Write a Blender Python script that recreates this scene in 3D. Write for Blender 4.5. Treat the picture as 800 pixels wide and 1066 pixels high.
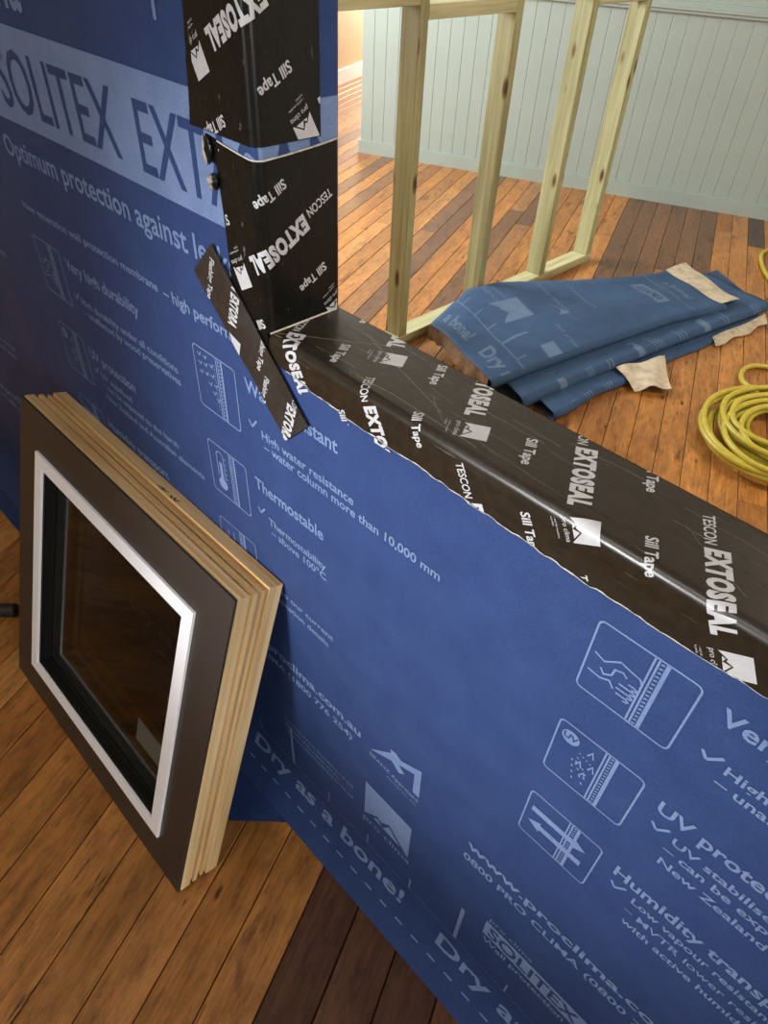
import bpy, bmesh, math, random
from mathutils import Vector, Matrix
random.seed(7)
scene = bpy.context.scene
for o in list(bpy.data.objects):
    bpy.data.objects.remove(o)
COL = scene.collection
R = math.radians

# ---------------------------------------------------------------- camera
cam_data = bpy.data.cameras.new('camera')
cam = bpy.data.objects.new('camera', cam_data)
COL.objects.link(cam)
cam_data.sensor_fit = 'VERTICAL'
cam_data.sensor_height = 24.0
cam_data.lens = 24.0 * 716.2265 / 1066.0
cam_data.clip_start = 0.02
cam.location = (0, 0, 1.55)
cam.rotation_euler = (R(47.802), R(-2.513), R(45.612))
scene.camera = cam

# ---------------------------------------------------------------- world, lights, exposure
BD = R(113.17)                                   # direction of the floorboards
NV = Vector((math.cos(BD), math.sin(BD), 0))     # along the boards, away from the viewer
TV = Vector((math.sin(BD), -math.cos(BD), 0))    # across the boards, to the right


def room(n, t, z=0.0):
    p = NV * n + TV * t
    return Vector((p.x, p.y, z))


world = bpy.data.worlds.new('world')
scene.world = world
world.use_nodes = True
world.node_tree.nodes['Background'].inputs[0].default_value = (0.75, 0.85, 1.0, 1)
world.node_tree.nodes['Background'].inputs[1].default_value = 0.6


def area(name, loc, target, sx, sy, power, color):
    d = bpy.data.lights.new(name, 'AREA')
    d.shape = 'RECTANGLE'
    d.size, d.size_y, d.energy, d.color = sx, sy, power, color
    o = bpy.data.objects.new(name, d)
    COL.objects.link(o)
    o.location = loc
    o.rotation_euler = (Vector(target) - Vector(loc)).to_track_quat('-Z', 'Y').to_euler()
    return o


area('ceiling_lamp_front', (-0.3, -1.2, 2.84), (-0.3, -1.2, 0), 1.25, 0.2, 20, (1.0, 0.95, 0.88))
area('daylight_front_window', room(-1.6, 2.5, 1.6), room(-0.3, 0.0, 1.25), 1.5, 1.3, 84, (0.95, 0.97, 1.0))
area('daylight_hall_window', room(9.8, -3.0, 1.5), room(5, -3.0, 0.9), 0.9, 1.7, 235, (1.0, 0.97, 0.92))
area('daylight_left_window', room(3.7, -3.45, 1.75), room(4.2, 0, 0.3), 1.8, 1.4, 270, (0.93, 0.97, 1.0))
area('ceiling_lamp_back', room(2.6, 1.9, 2.84), room(2.6, 1.9, 0), 0.9, 0.5, 50, (1.0, 0.9, 0.78))
# added spot behind the camera, no such lamp seen; brightens the wall's centre
wl = bpy.data.lights.new('added_wall_spot', 'SPOT')
wl.energy, wl.color, wl.spot_size, wl.spot_blend, wl.shadow_soft_size = 225, (0.97, 0.98, 1.0), R(40), 1.0, 0.14
wlo = bpy.data.objects.new('added_wall_spot', wl)
COL.objects.link(wlo)
wlo.location = (-0.62, -1.45, 1.5)
wlo.rotation_euler = (Vector((-0.39, 0.43, 0.95)) - wlo.location).to_track_quat('-Z', 'Y').to_euler()

vs = scene.view_settings
vs.view_transform = 'Standard'
vs.look = 'None'
vs.exposure = 0.0
vs.gamma = 1.0
vs.use_curve_mapping = False


# ---------------------------------------------------------------- materials
def srgb(r, g, b):
    def f(c):
        c /= 255.0
        return c / 12.92 if c <= 0.04045 else ((c + 0.055) / 1.055) ** 2.4
    return (f(r), f(g), f(b), 1.0)


class Nodes:
    def __init__(self, name):
        self.m = bpy.data.materials.new(name)
        self.m.use_nodes = True
        self.t = self.m.node_tree
        self.b = self.t.nodes['Principled BSDF']

    def n(self, typ, **kw):
        nd = self.t.nodes.new(typ)
        for k, v in kw.items():
            setattr(nd, k, v)
        return nd

    def l(self, a, b):
        self.t.links.new(a, b)

    def ramp(self, src, stops):
        r = self.n('ShaderNodeValToRGB')
        el = r.color_ramp.elements
        while len(el) < len(stops):
            el.new(0.5)
        for e, (p, c) in zip(el, stops):
            e.position = p
            e.color = c if len(c) == 4 else (*c, 1)
        self.l(src, r.inputs[0])
        return r.outputs[0]

    def noise(self, vec, scale, detail=4, rough=0.55):
        nz = self.n('ShaderNodeTexNoise')
        nz.inputs['Scale'].default_value = scale
        nz.inputs['Detail'].default_value = detail
        nz.inputs['Roughness'].default_value = rough
        if vec:
            self.l(vec, nz.inputs['Vector'])
        return nz.outputs['Fac']

    def mapping(self, vec, scale=(1, 1, 1), rot=(0, 0, 0)):
        mp = self.n('ShaderNodeMapping')
        mp.inputs['Scale'].default_value = scale
        mp.inputs['Rotation'].default_value = rot
        self.l(vec, mp.inputs['Vector'])
        return mp.outputs[0]

    def mix(self, fac, a, b, blend='MIX'):
        mx = self.n('ShaderNodeMix', data_type='RGBA', blend_type=blend)
        for sock, v in ((mx.inputs[0], fac), (mx.inputs[6], a), (mx.inputs[7], b)):
            if isinstance(v, (float, int)):
                sock.default_value = v
            elif isinstance(v, tuple):
                sock.default_value = v
            else:
                self.l(v, sock)
        return mx.outputs[2]

    def bump(self, h, strength, dist=0.002):
        bp = self.n('ShaderNodeBump')
        bp.inputs['Strength'].default_value = strength
        bp.inputs['Distance'].default_value = dist
        self.l(h, bp.inputs['Height'])
        self.l(bp.outputs[0], self.b.inputs['Normal'])

    def pos(self):
        return self.n('ShaderNodeNewGeometry').outputs['Position']

    def objco(self):
        return self.n('ShaderNodeTexCoord').outputs['Object']

    def set(self, **kw):
        for k, v in kw.items():
            self.b.inputs[k.replace('_', ' ')].default_value = v


def mat_plain(name, col, rough=0.5, spec=0.5, var=0.08, scale=30.0, bump=0.0, metal=0.0):
    m = Nodes(name)
    v = m.noise(m.objco(), scale)
    dark = tuple(c * (1 - var) for c in col[:3]) + (1,)
    lite = tuple(min(1, c * (1 + var)) for c in col[:3]) + (1,)
    m.l(m.ramp(v, [(0.3, dark), (0.7, lite)]), m.b.inputs['Base Color'])
    m.set(Roughness=rough, Metallic=metal)
    m.b.inputs['Specular IOR Level'].default_value = spec
    if bump:
        m.bump(v, bump, 0.001)
    return m.m


def mat_floor():
    m = Nodes('floorboard_timber')
    oi = m.n('ShaderNodeObjectInfo')
    p = m.mapping(m.pos(), rot=(0, 0, -BD))
    off = m.n('ShaderNodeVectorMath', operation='SCALE')
    comb = m.n('ShaderNodeCombineXYZ')
    m.l(oi.outputs['Random'], comb.inputs[0])
    m.l(oi.outputs['Random'], comb.inputs[2])
    m.l(comb.outputs[0], off.inputs[0])
    off.inputs['Scale'].default_value = 37.0
    add = m.n('ShaderNodeVectorMath', operation='ADD')
    m.l(p, add.inputs[0])
    m.l(off.outputs[0], add.inputs[1])
    v = add.outputs[0]
    grain = m.noise(m.mapping(v, (5.5, 110, 1)), 1.6, 9, 0.7)
    worn = m.noise(m.mapping(v, (16, 42, 1)), 1.0, 7, 0.75)
    gouge = m.noise(m.mapping(v, (9, 70, 1)), 1.0, 3, 0.6)
    broad = m.noise(m.mapping(v, (1.5, 9, 1)), 1.5, 4, 0.6)
    stain = m.noise(m.mapping(v, (3.0, 8, 1)), 1.3, 5, 0.65)
    vor = m.n('ShaderNodeTexVoronoi')
    vor.inputs['Scale'].default_value = 1.0
    m.l(m.mapping(v, (7.5, 21, 1)), vor.inputs['Vector'])
    speck = m.ramp(vor.outputs['Distance'], [(0.07, (0, 0, 0)), (0.16, (1, 1, 1))])
    gate = m.ramp(m.noise(m.mapping(v, (2.0, 6, 1)), 2.0, 2), [(0.52, (1, 1, 1)), (0.6, (0, 0, 0))])
    c = m.mix(1.0, oi.outputs['Color'], m.ramp(grain, [(0.28, (0.5, 0.45, 0.4)), (0.5, (0.92, 0.92, 0.92)), (0.75, (1.2, 1.2, 1.2))]), 'MULTIPLY')
    c = m.mix(1.0, c, m.ramp(broad, [(0.3, (0.72, 0.68, 0.64)), (0.7, (1.18, 1.16, 1.12))]), 'MULTIPLY')
    c = m.mix(1.0, c, m.ramp(stain, [(0.28, (0.32, 0.27, 0.24)), (0.4, (1, 1, 1))]), 'MULTIPLY')
    c = m.mix(1.0, c, m.ramp(worn, [(0.3, (0.55, 0.5, 0.46)), (0.5, (1, 1, 1)), (0.72, (1.3, 1.28, 1.22))]), 'MULTIPLY')
    c = m.mix(1.0, c, m.ramp(gouge, [(0.28, (0.2, 0.16, 0.14)), (0.36, (1, 1, 1))]), 'MULTIPLY')
    s2 = m.mix(1.0, speck, gate, 'LIGHTEN')
    c = m.mix(1.0, c, m.mix(1.0, s2, (0.16, 0.12, 0.1, 1), 'LIGHTEN'), 'MULTIPLY')
    m.l(c, m.b.inputs['Base Color'])
    m.l(m.ramp(broad, [(0.3, (0.26, 0.26, 0.26)), (0.7, (0.42, 0.42, 0.42))]), m.b.inputs['Roughness'])
    m.bump(worn, 0.5, 0.002)
    return m.m


def mat_wood(name, a, b, c, rough=0.55, axis=2, fine=55.0, knots=True):
    m = Nodes(name)
    oi = m.n('ShaderNodeObjectInfo')
    add = m.n('ShaderNodeVectorMath', operation='ADD')
    sc = m.n('ShaderNodeMath', operation='MULTIPLY')
    m.l(oi.outputs['Random'], sc.inputs[0])
    sc.inputs[1].default_value = 23.0
    m.l(m.objco(), add.inputs[0])
    m.l(sc.outputs[0], add.inputs[1])
    v = add.outputs[0]
    s = [fine] * 3
    s[axis] = 2.0
    g = m.noise(m.mapping(v, tuple(s)), 1.0, 6, 0.6)
    s2 = [13.0] * 3
    s2[axis] = 1.3
    g2 = m.noise(m.mapping(v, tuple(s2)), 1.0, 3, 0.5)
    col = m.ramp(g, [(0.3, a), (0.52, b), (0.75, c)])
    col = m.mix(1.0, col, m.ramp(g2, [(0.35, (0.78, 0.74, 0.68)), (0.6, (1.06, 1.06, 1.06))]), 'MULTIPLY')
    if knots:
        vo = m.n('ShaderNodeTexVoronoi')
        vo.inputs['Scale'].default_value = 1.0
        s3 = [12.0] * 3
        s3[axis] = 4.2
        m.l(m.mapping(v, tuple(s3)), vo.inputs['Vector'])
        k = m.ramp(vo.outputs['Distance'], [(0.08, (0.16, 0.075, 0.03)), (0.13, (0.5, 0.32, 0.2)), (0.2, (1, 1, 1))])
        col = m.mix(1.0, col, k, 'MULTIPLY')
    m.l(col, m.b.inputs['Base Color'])
    m.set(Roughness=rough)
    m.bump(g, 0.2, 0.0008)
    return m.m


def mat_membrane(name, col, rough=0.5):
    m = Nodes(name)
    v = m.objco()
    a = m.noise(v, 14, 5, 0.6)
    b = m.noise(v, 420, 2, 0.6)
    c = m.mix(1.0, col, m.ramp(a, [(0.3, (0.86, 0.87, 0.9)), (0.7, (1.1, 1.09, 1.07))]), 'MULTIPLY')
    c = m.mix(1.0, c, m.ramp(b, [(0.3, (0.88, 0.88, 0.88)), (0.7, (1.1, 1.1, 1.1))]), 'MULTIPLY')
    m.l(c, m.b.inputs['Base Color'])
    m.set(Roughness=rough)
    m.b.inputs['Specular IOR Level'].default_value = 0.08
    mx = m.n('ShaderNodeMath', operation='MULTIPLY_ADD')
    m.l(m.noise(v, 9, 4, 0.55), mx.inputs[0])
    mx.inputs[1].default_value = 12.0
    m.l(b, mx.inputs[2])
    m.bump(mx.outputs[0], 0.25, 0.0009)
    return m.m


def mat_tape(name, col, rough, stretch, spec=0.55):
    m = Nodes(name)
    v = m.objco()
    a = m.noise(m.mapping(v, stretch), 1.0, 5, 0.65)
    fine = m.noise(v, 90, 3)
    cr = m.n('ShaderNodeTexVoronoi', feature='DISTANCE_TO_EDGE')
    cr.inputs['Scale'].default_value = 1.0
    m.l(m.mapping(v, tuple(s * 0.6 for s in stretch)), cr.inputs['Vector'])
    c = m.mix(1.0, col, m.ramp(fine, [(0.35, (0.8, 0.8, 0.8)), (0.7, (1.3, 1.25, 1.2))]), 'MULTIPLY')
    scr = m.ramp(m.noise(m.mapping(v, (stretch[0] * 2.2, stretch[1] * 5, stretch[2] * 5)), 1.0, 3, 0.7), [(0.69, (0, 0, 0)), (0.74, (1, 1, 1))])
    c = m.mix(m.n('ShaderNodeMath', operation='MULTIPLY').outputs[0] if False else scr, c, (0.11, 0.1, 0.085, 1))
    m.l(c, m.b.inputs['Base Color'])
    m.l(m.ramp(a, [(0.3, (rough * 0.75,) * 3), (0.7, (rough * 1.4,) * 3)]), m.b.inputs['Roughness'])
    m.b.inputs['Specular IOR Level'].default_value = spec
    mx = m.n('ShaderNodeMath', operation='MULTIPLY_ADD')
    m.l(cr.outputs['Distance'], mx.inputs[0])
    mx.inputs[1].default_value = -0.6
    m.l(a, mx.inputs[2])
    m.bump(mx.outputs[0], 0.35, 0.0016)
    return m.m


def mat_glass(name):
    m = Nodes(name)
    m.set(Roughness=0.01)
    m.b.inputs['Base Color'].default_value = (0.5, 0.54, 0.52, 1)
    m.b.inputs['IOR'].default_value = 1.2
    m.b.inputs['Transmission Weight'].default_value = 1.0
    v = m.noise(m.objco(), 3.0, 2)
    m.l(m.ramp(v, [(0.0, (0.008, 0.008, 0.008)), (1.0, (0.02, 0.02, 0.02))]), m.b.inputs['Roughness'])
    return m.m


def mat_paint(name, col, rough=0.45):
    m = Nodes(name)
    v = m.noise(m.objco(), 2.2, 5, 0.6)
    c = m.mix(1.0, col, m.ramp(v, [(0.3, (0.93, 0.94, 0.93)), (0.7, (1.03, 1.03, 1.02))]), 'MULTIPLY')
    m.l(c, m.b.inputs['Base Color'])
    m.set(Roughness=rough)
    return m.m


M = dict(
    floor=mat_floor(),
    subfloor=mat_plain('gap_dust', (0.012, 0.008, 0.005, 1), 0.9),
    pale=mat_paint('pale_green_paint', srgb(150, 161, 154)),
    beige=mat_paint('beige_paint', srgb(196, 172, 132), 0.6),
    plaster=mat_paint('white_plaster', srgb(222, 220, 212), 0.8),
    membrane=mat_membrane('blue_membrane', srgb(50, 68, 112)),
    print=mat_membrane('pale_blue_print', srgb(112, 132, 172), 0.55),
    membrane_dark=mat_membrane('dusty_blue_membrane', srgb(60, 82, 112)),
    print_dark=mat_membrane('faded_print', srgb(92, 112, 138), 0.55),
    fleece=mat_plain('beige_fleece_backing', srgb(182, 168, 145), 0.9, var=0.25, scale=26, bump=0.4),
    fleece_brown=mat_plain('brown_fleece_edge', srgb(120, 94, 66), 0.9, var=0.3, scale=40, bump=0.4),
    tape=mat_tape('black_sill_tape', (0.0175, 0.013, 0.0082, 1), 0.29, (5, 46, 46)),
    tape_jamb=mat_tape('black_jamb_tape', (0.0065, 0.0062, 0.005, 1), 0.24, (30, 30, 6), 0.22),
    flash=mat_tape('brown_black_flashing_tape', (0.022, 0.0175, 0.0145, 1), 0.42, (18, 18, 18)),
    tprint=mat_plain('white_tape_print', srgb(182, 182, 184), 0.4, var=0.06, scale=120),
    tedge=mat_plain('pale_torn_tape_edge', srgb(190, 182, 168), 0.6, var=0.3, scale=160),
    crease=mat_plain('creased_tape_film', srgb(128, 122, 108), 0.4, var=0.4, scale=200),
    adhesive=mat_plain('grey_adhesive', srgb(150, 146, 140), 0.35, var=0.5, scale=90, bump=0.5),
    core=mat_wood('framing_pine', (0.3, 0.2, 0.09), (0.42, 0.3, 0.15), (0.5, 0.37, 0.2), axis=0),
    stud=mat_wood('treated_pine', srgb(134, 132, 92), srgb(162, 161, 118), srgb(182, 180, 142), axis=2),
    plate=mat_wood('treated_pine_long', srgb(158, 154, 110), srgb(186, 182, 140), srgb(206, 202, 164), axis=1, knots=False),
    oak=mat_wood('light_timber', srgb(204, 158, 96), srgb(232, 194, 134), srgb(244, 218, 170), 0.42, axis=0, knots=False, fine=80),
    oak_v=mat_wood('light_timber_upright', srgb(210, 168, 108), srgb(236, 204, 148), srgb(246, 226, 184), 0.42, axis=2, knots=False, fine=80),
    clad=mat_plain('charcoal_powder_coat', srgb(52, 46, 42), 0.42, var=0.05, scale=300, bump=0.05),
    gasket=mat_plain('black_rubber', (0.008, 0.008, 0.008, 1), 0.35),
    white=mat_plain('white_trim', srgb(247, 247, 252), 0.4, var=0.02),
    silver=mat_plain('silver_spacer', srgb(176, 174, 170), 0.32, metal=0.8, var=0.1),
    glass=mat_glass('window_glass'),
    grey_white=mat_plain('grey_white_patch', srgb(196, 198, 196), 0.7, var=0.03),
    ink=mat_plain('black_ink', (0.01, 0.01, 0.01, 1), 0.5),
    hose=mat_plain('yellow_rubber', srgb(180, 164, 56), 0.38, var=0.12, scale=50),
    black=mat_plain('black_rubber_tube', (0.01, 0.01, 0.011, 1), 0.45),
)


# ---------------------------------------------------------------- helpers
def link(o, parent=None):
    COL.objects.link(o)
    if parent is not None:
        o.parent = parent
    return o


def mesh_obj(name, verts, faces, mat, parent=None, smooth=False):
    me = bpy.data.meshes.new(name)
    me.from_pydata([tuple(v) for v in verts], [], faces)
    me.validate()
    me.update()
    if mat:
        me.materials.append(mat)
    if smooth:
        for p in me.polygons:
            p.use_smooth = True
    return link(bpy.data.objects.new(name, me), parent)


def bm_obj(name, bm, mat, parent=None, smooth=False):
    me = bpy.data.meshes.new(name)
    bm.to_mesh(me)
    bm.free()
    me.materials.append(mat)
    if smooth:
        for p in me.polygons:
            p.use_smooth = True
    return link(bpy.data.objects.new(name, me), parent)


def tag(o, label, cat, group=None):
    o['label'] = label
    o['category'] = cat
    if group:
        o['group'] = group
    return o


def empty(name, loc=(0, 0, 0), rot=(0, 0, 0)):
    o = bpy.data.objects.new(name, None)
    o.empty_display_size = 0.1
    link(o)
    o.location = loc
    o.rotation_euler = rot
    return o


def box_bm(lo, hi, bevel=0.0):
    bm = bmesh.new()
    bmesh.ops.create_cube(bm, size=1.0)
    for v in bm.verts:
        v.co = Vector([lo[i] + (v.co[i] + 0.5) * (hi[i] - lo[i]) for i in range(3)])
    if bevel:
        bmesh.ops.bevel(bm, geom=bm.edges[:], offset=bevel, segments=1, affect='EDGES')
    return bm


def box(name, lo, hi, mat, parent=None, bevel=0.0):
    return bm_obj(name, box_bm(lo, hi, bevel), mat, parent)


def structure(o):
    o['kind'] = 'structure'
    return o


def grid(name, nu, nv, fn, mat, parent=None, thick=0.0, smooth=True):
    vs_ = [fn(i / nu, j / nv) for j in range(nv + 1) for i in range(nu + 1)]
    fs = [(j * (nu + 1) + i, j * (nu + 1) + i + 1, (j + 1) * (nu + 1) + i + 1, (j + 1) * (nu + 1) + i) for j in range(nv) for i in range(nu)]
    o = mesh_obj(name, vs_, fs, mat, parent, smooth)
    if thick:
        md = o.modifiers.new('thickness', 'SOLIDIFY')
        md.thickness = thick
        md.offset = 0
        md.use_rim = False
    return o


def tube(name, pts, rad, mat, parent=None, sides=8, closed=False):
    pts = [Vector(p) for p in pts]
    vs_, fs = [], []
    n = len(pts)
    prev = None
    for i, p in enumerate(pts):
        d = (pts[min(i + 1, n - 1)] - pts[max(i - 1, 0)]).normalized()
        if prev is None:
            a = d.orthogonal().normalized()
        else:
            a = (prev - d * prev.dot(d)).normalized()
        prev = a
        b = d.cross(a)
        for k in range(sides):
            t = 2 * math.pi * k / sides
            vs_.append(p + (a * math.cos(t) + b * math.sin(t)) * rad)
    for i in range(n - 1):
        for k in range(sides):
            k2 = (k + 1) % sides
            fs.append((i * sides + k, i * sides + k2, (i + 1) * sides + k2, (i + 1) * sides + k))
    fs.append(tuple(range(sides))[::-1])
    fs.append(tuple((n - 1) * sides + k for k in range(sides)))
    return mesh_obj(name, vs_, fs, mat, parent, True)


def catmull(pts, per=8):
    pts = [Vector(p) for p in pts]
    P = [2 * pts[0] - pts[1]] + pts + [2 * pts[-1] - pts[-2]]
    out = []
    for i in range(1, len(P) - 2):
        a, b, c, d = P[i - 1], P[i], P[i + 1], P[i + 2]
        for k in range(per):
            t = k / per
            out.append(0.5 * ((2 * b) + (c - a) * t + (2 * a - 5 * b + 4 * c - d) * t * t + (3 * b - a - 3 * c + d) * t ** 3))
    out.append(pts[-1])
    return out


# ---------- flat print: lettering and line drawings laid onto a surface through a map (u, v) -> point
_glyph_cache = {}


def glyphs(text, bold):
    key = (text, bold)
    if key not in _glyph_cache:
        cu = bpy.data.curves.new('t', 'FONT')
        cu.body = text
        cu.resolution_u = 3
        cu.offset = bold
        cu.space_character = 1.0 + max(0.0, bold - 0.03) * 5
        ob = bpy.data.objects.new('t', cu)
        COL.objects.link(ob)
        dg = bpy.context.evaluated_depsgraph_get()
        me = ob.evaluated_get(dg).to_mesh()
        vs_ = [(v.co.x, v.co.y) for v in me.vertices]
        fs = [tuple(p.vertices) for p in me.polygons]
        ob.evaluated_get(dg).to_mesh_clear()
        bpy.data.objects.remove(ob)
        bpy.data.curves.remove(cu)
        _glyph_cache[key] = (vs_, fs)
    return _glyph_cache[key]


_h = glyphs('H', 0.0)[0]
CAP = max(v[1] for v in _h)


def text_geo(text, height, width=None, bold=0.0, track=1.0):
    vs_, fs = glyphs(text, bold)
    x0 = min(v[0] for v in vs_)
    x1 = max(v[0] for v in vs_)
    sy = height / CAP
    sx = sy * track if width is None else width / (x1 - x0)
    return [((x - x0) * sx, y * sy) for x, y in vs_], list(fs)


def stroke_geo(lines, w):
    """thick poly-lines with mitred joints; lines = [(points, closed)]"""
    vs_, fs = [], []
    for pts, closed in lines:
        P = []
        for p in pts:
            p = Vector(p)
            if not P or (p - P[-1]).length > 1e-6:
                P.append(p)
        if closed and (P[0] - P[-1]).length < 1e-6:
            P.pop()
        n = len(P)
        if n < 2:
            continue
        k = len(vs_)
        for i_ in range(n):
            din = (P[i_] - P[i_ - 1]) if (closed or i_ > 0) else None
            dout = (P[(i_ + 1) % n] - P[i_]) if (closed or i_ < n - 1) else None
            din = din.normalized() if din is not None else dout.normalized()
            dout = dout.normalized() if dout is not None else din
            n0, n1 = Vector((-din.y, din.x)), Vector((-dout.y, dout.x))
            m_ = n0 + n1
            if m_.length < 0.3:
                m_ = n1.copy()
            m_.normalize()
            m_ *= min(1.0 / max(m_.dot(n1), 0.4), 2.0) * w * 0.5
            vs_ += [tuple(P[i_] - m_), tuple(P[i_] + m_)]
        for i_ in range(n if closed else n - 1):
            j_ = (i_ + 1) % n
            fs.append((k + 2 * i_, k + 2 * j_, k + 2 * j_ + 1, k + 2 * i_ + 1))
    return vs_, fs


def merge_geo(*geos):
    vs_, fs = [], []
    for v, f in geos:
        k = len(vs_)
        vs_ += v
        fs += [tuple(i + k for i in q) for q in f]
    return vs_, fs


def place(geo, o, d, up=None):
    """affine: local x along d, local y along up, starting at o"""
    if up is None:
        up = (-d[1], d[0])
    return [(o[0] + d[0] * x + up[0] * y, o[1] + d[1] * x + up[1] * y) for x, y in geo[0]], geo[1]


def print_obj(name, geo, fmap, mat, parent, folds=(), clips=()):
    """folds / clips: (point, normal) lines in (u, v); clips keep the side against the normal"""
    bm = bmesh.new()
    vv = [bm.verts.new((x, y, 0)) for x, y in geo[0]]
    for f in geo[1]:
        try:
            bm.faces.new([vv[i] for i in f])
        except ValueError:
            pass
    for p, n in clips:
        bmesh.ops.bisect_plane(bm, geom=bm.verts[:] + bm.edges[:] + bm.faces[:], dist=1e-7, plane_co=(*p, 0), plane_no=(*n, 0), clear_outer=True)
    if not bm.faces:
        bm.free()
        return None
    for p, n in folds:
        bmesh.ops.bisect_plane(bm, geom=bm.verts[:] + bm.edges[:] + bm.faces[:], dist=1e-7, plane_co=(*p, 0), plane_no=(*n, 0))
    for v in bm.verts:
        v.co = fmap(v.co.x, v.co.y)
    return bm_obj(name, bm, mat, parent)


# ---------------------------------------------------------------- the room: floor, walls, ceiling
PITCH, PHASE = 0.1, -0.277
floor = structure(mesh_obj('floor', [room(-3.2, -3.58, -0.021), room(-3.2, 2.6, -0.021), room(10, 2.6, -0.021), room(10, -3.58, -0.021)], [(0, 1, 2, 3)], M['subfloor']))
bm = bmesh.new()
prof_b = [(-0.5, -1), (-0.5, -0.1), (-0.482, 0), (0.482, 0), (0.5, -0.1), (0.5, -1)]
r0 = [bm.verts.new((-0.5, y, z)) for y, z in prof_b]
r1 = [bm.verts.new((0.5, y, z)) for y, z in prof_b]
for i in range(len(prof_b)):
    j = (i + 1) % len(prof_b)
    bm.faces.new((r0[i], r0[j], r1[j], r1[i]))
bm.faces.new(r0[::-1])
bm.faces.new(r1)
bmesh.ops.recalc_face_normals(bm, faces=bm.faces[:])
board_mesh = bpy.data.meshes.new('floor_board')
bm.to_mesh(board_mesh)
bm.free()
board_mesh.materials.append(M['floor'])
TONES = [(0.40, 0.168, 0.040), (0.43, 0.188, 0.048), (0.36, 0.148, 0.034), (0.47, 0.215, 0.06), (0.35, 0.14, 0.032), (0.41, 0.176, 0.042)]


def board(n0, n1, k, tone):
    t = PHASE + (k + 0.5) * PITCH
    o = bpy.data.objects.new('floor_board', board_mesh)
    link(o, floor)
    o.location = room((n0 + n1) / 2, t, 0)
    o.rotation_euler = (0, 0, BD)
    o.scale = (n1 - n0 - 0.002, PITCH - 0.0022, 0.02)
    o.color = (*tone, 1)


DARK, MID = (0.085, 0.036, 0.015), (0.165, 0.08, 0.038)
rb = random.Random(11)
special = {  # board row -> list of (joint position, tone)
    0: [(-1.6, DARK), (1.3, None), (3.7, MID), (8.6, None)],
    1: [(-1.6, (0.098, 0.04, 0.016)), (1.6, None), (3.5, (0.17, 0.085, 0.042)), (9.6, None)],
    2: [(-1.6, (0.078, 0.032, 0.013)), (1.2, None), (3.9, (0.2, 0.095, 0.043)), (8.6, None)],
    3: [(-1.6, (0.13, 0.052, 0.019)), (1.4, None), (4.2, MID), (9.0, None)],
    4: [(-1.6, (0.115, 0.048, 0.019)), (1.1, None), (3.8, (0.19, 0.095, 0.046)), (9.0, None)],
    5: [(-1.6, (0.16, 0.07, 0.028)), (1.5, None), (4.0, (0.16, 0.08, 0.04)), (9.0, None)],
    8: [(-1.6, None), (2.2, None), (4.86, (0.075, 0.042, 0.028)), (9.0, None)],
    -10: [(-1.6, None), (2.1, (0.17, 0.082, 0.04)), (6.2, None)],
    -11: [(-1.6, None), (1.9, (0.33, 0.15, 0.05)), (4.1, (0.2, 0.1, 0.05)), (7.0, None)],
    -7: [(-1.6, None), (3.1, (0.19, 0.09, 0.042)), (4.75, (0.37, 0.18, 0.066)), (7.0, None)],
    -6: [(-1.6, None), (3.3, (0.32, 0.145, 0.05)), (4.5, (0.16, 0.08, 0.04)), (7.0, None)],
    -17: [(-1.6, None), (3.2, (0.24, 0.115, 0.045)), (7.2, None)],
    -19: [(-1.6, None), (3.0, (0.2, 0.1, 0.045)), (7.5, None)],
    -22: [(-1.6, None), (3.0, (0.22, 0.105, 0.045)), (8.0, None)],
    -24: [(-1.6, None), (2.2, (0.2, 0.1, 0.045)), (7.8, None)],
}
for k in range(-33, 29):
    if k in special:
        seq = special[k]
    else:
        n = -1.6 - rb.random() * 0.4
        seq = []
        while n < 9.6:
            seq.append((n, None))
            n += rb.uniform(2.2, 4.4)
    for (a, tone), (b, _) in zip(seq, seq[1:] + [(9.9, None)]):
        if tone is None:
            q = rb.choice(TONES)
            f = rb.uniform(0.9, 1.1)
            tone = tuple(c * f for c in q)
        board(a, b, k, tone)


def wall_box(name, n0, n1, t0, t1, z0, z1, mat, parent=None):
    bmw = box_bm((0, 0, 0), (1, 1, 1))
    for v in bmw.verts:
        v.co = room(n0 + v.co.x * (n1 - n0), t0 + v.co.y * (t1 - t0), z0 + v.co.z * (z1 - z0))
    bmesh.ops.recalc_face_normals(bmw, faces=bmw.faces[:])
    return bm_obj(name, bmw, mat, parent)


NW = 5.44       # face of the pale boarded wall
TE = -2.375     # its free left end
wall_back = structure(wall_box('wall_back', NW + 0.012, NW + 0.12, TE, 2.6, 0, 2.9, M['pale']))
bw = 0.094
nb = int((2.6 - TE) / bw) + 1
bmv = bmesh.new()
pv = [(0.0, 0.0032), (0.001, 0.0022), (0.0035, 0.0), (bw - 0.0035, 0.0), (bw - 0.001, 0.0022), (bw, 0.0032)]
lo = [bmv.verts.new(room(n_, t_, 0.085)) for t_, n_ in pv]
hi = [bmv.verts.new(room(n_, t_, 1.075)) for t_, n_ in pv]
for i in range(len(pv) - 1):
    bmv.faces.new((lo[i], lo[i + 1], hi[i + 1], hi[i]))
bmesh.ops.recalc_face_normals(bmv, faces=bmv.faces[:])
vmesh = bpy.data.meshes.new('wall_board')
bmv.to_mesh(vmesh)
bmv.free()
vmesh.materials.append(M['pale'])
for i in range(nb):
    o = bpy.data.objects.new('wall_board', vmesh)
    link(o, wall_back)
    o.location = room(NW, TE + i * bw, 0)
bb = structure(wall_box('baseboard_back', NW - 0.016, NW + 0.012, TE - 0.012, 2.6, 0, 0.088, M['pale']))
rail = structure(wall_box('trim_1', NW - 0.02, NW + 0.012, TE - 0.012, 2.6, 1.07, 1.088, M['pale']))
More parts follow.
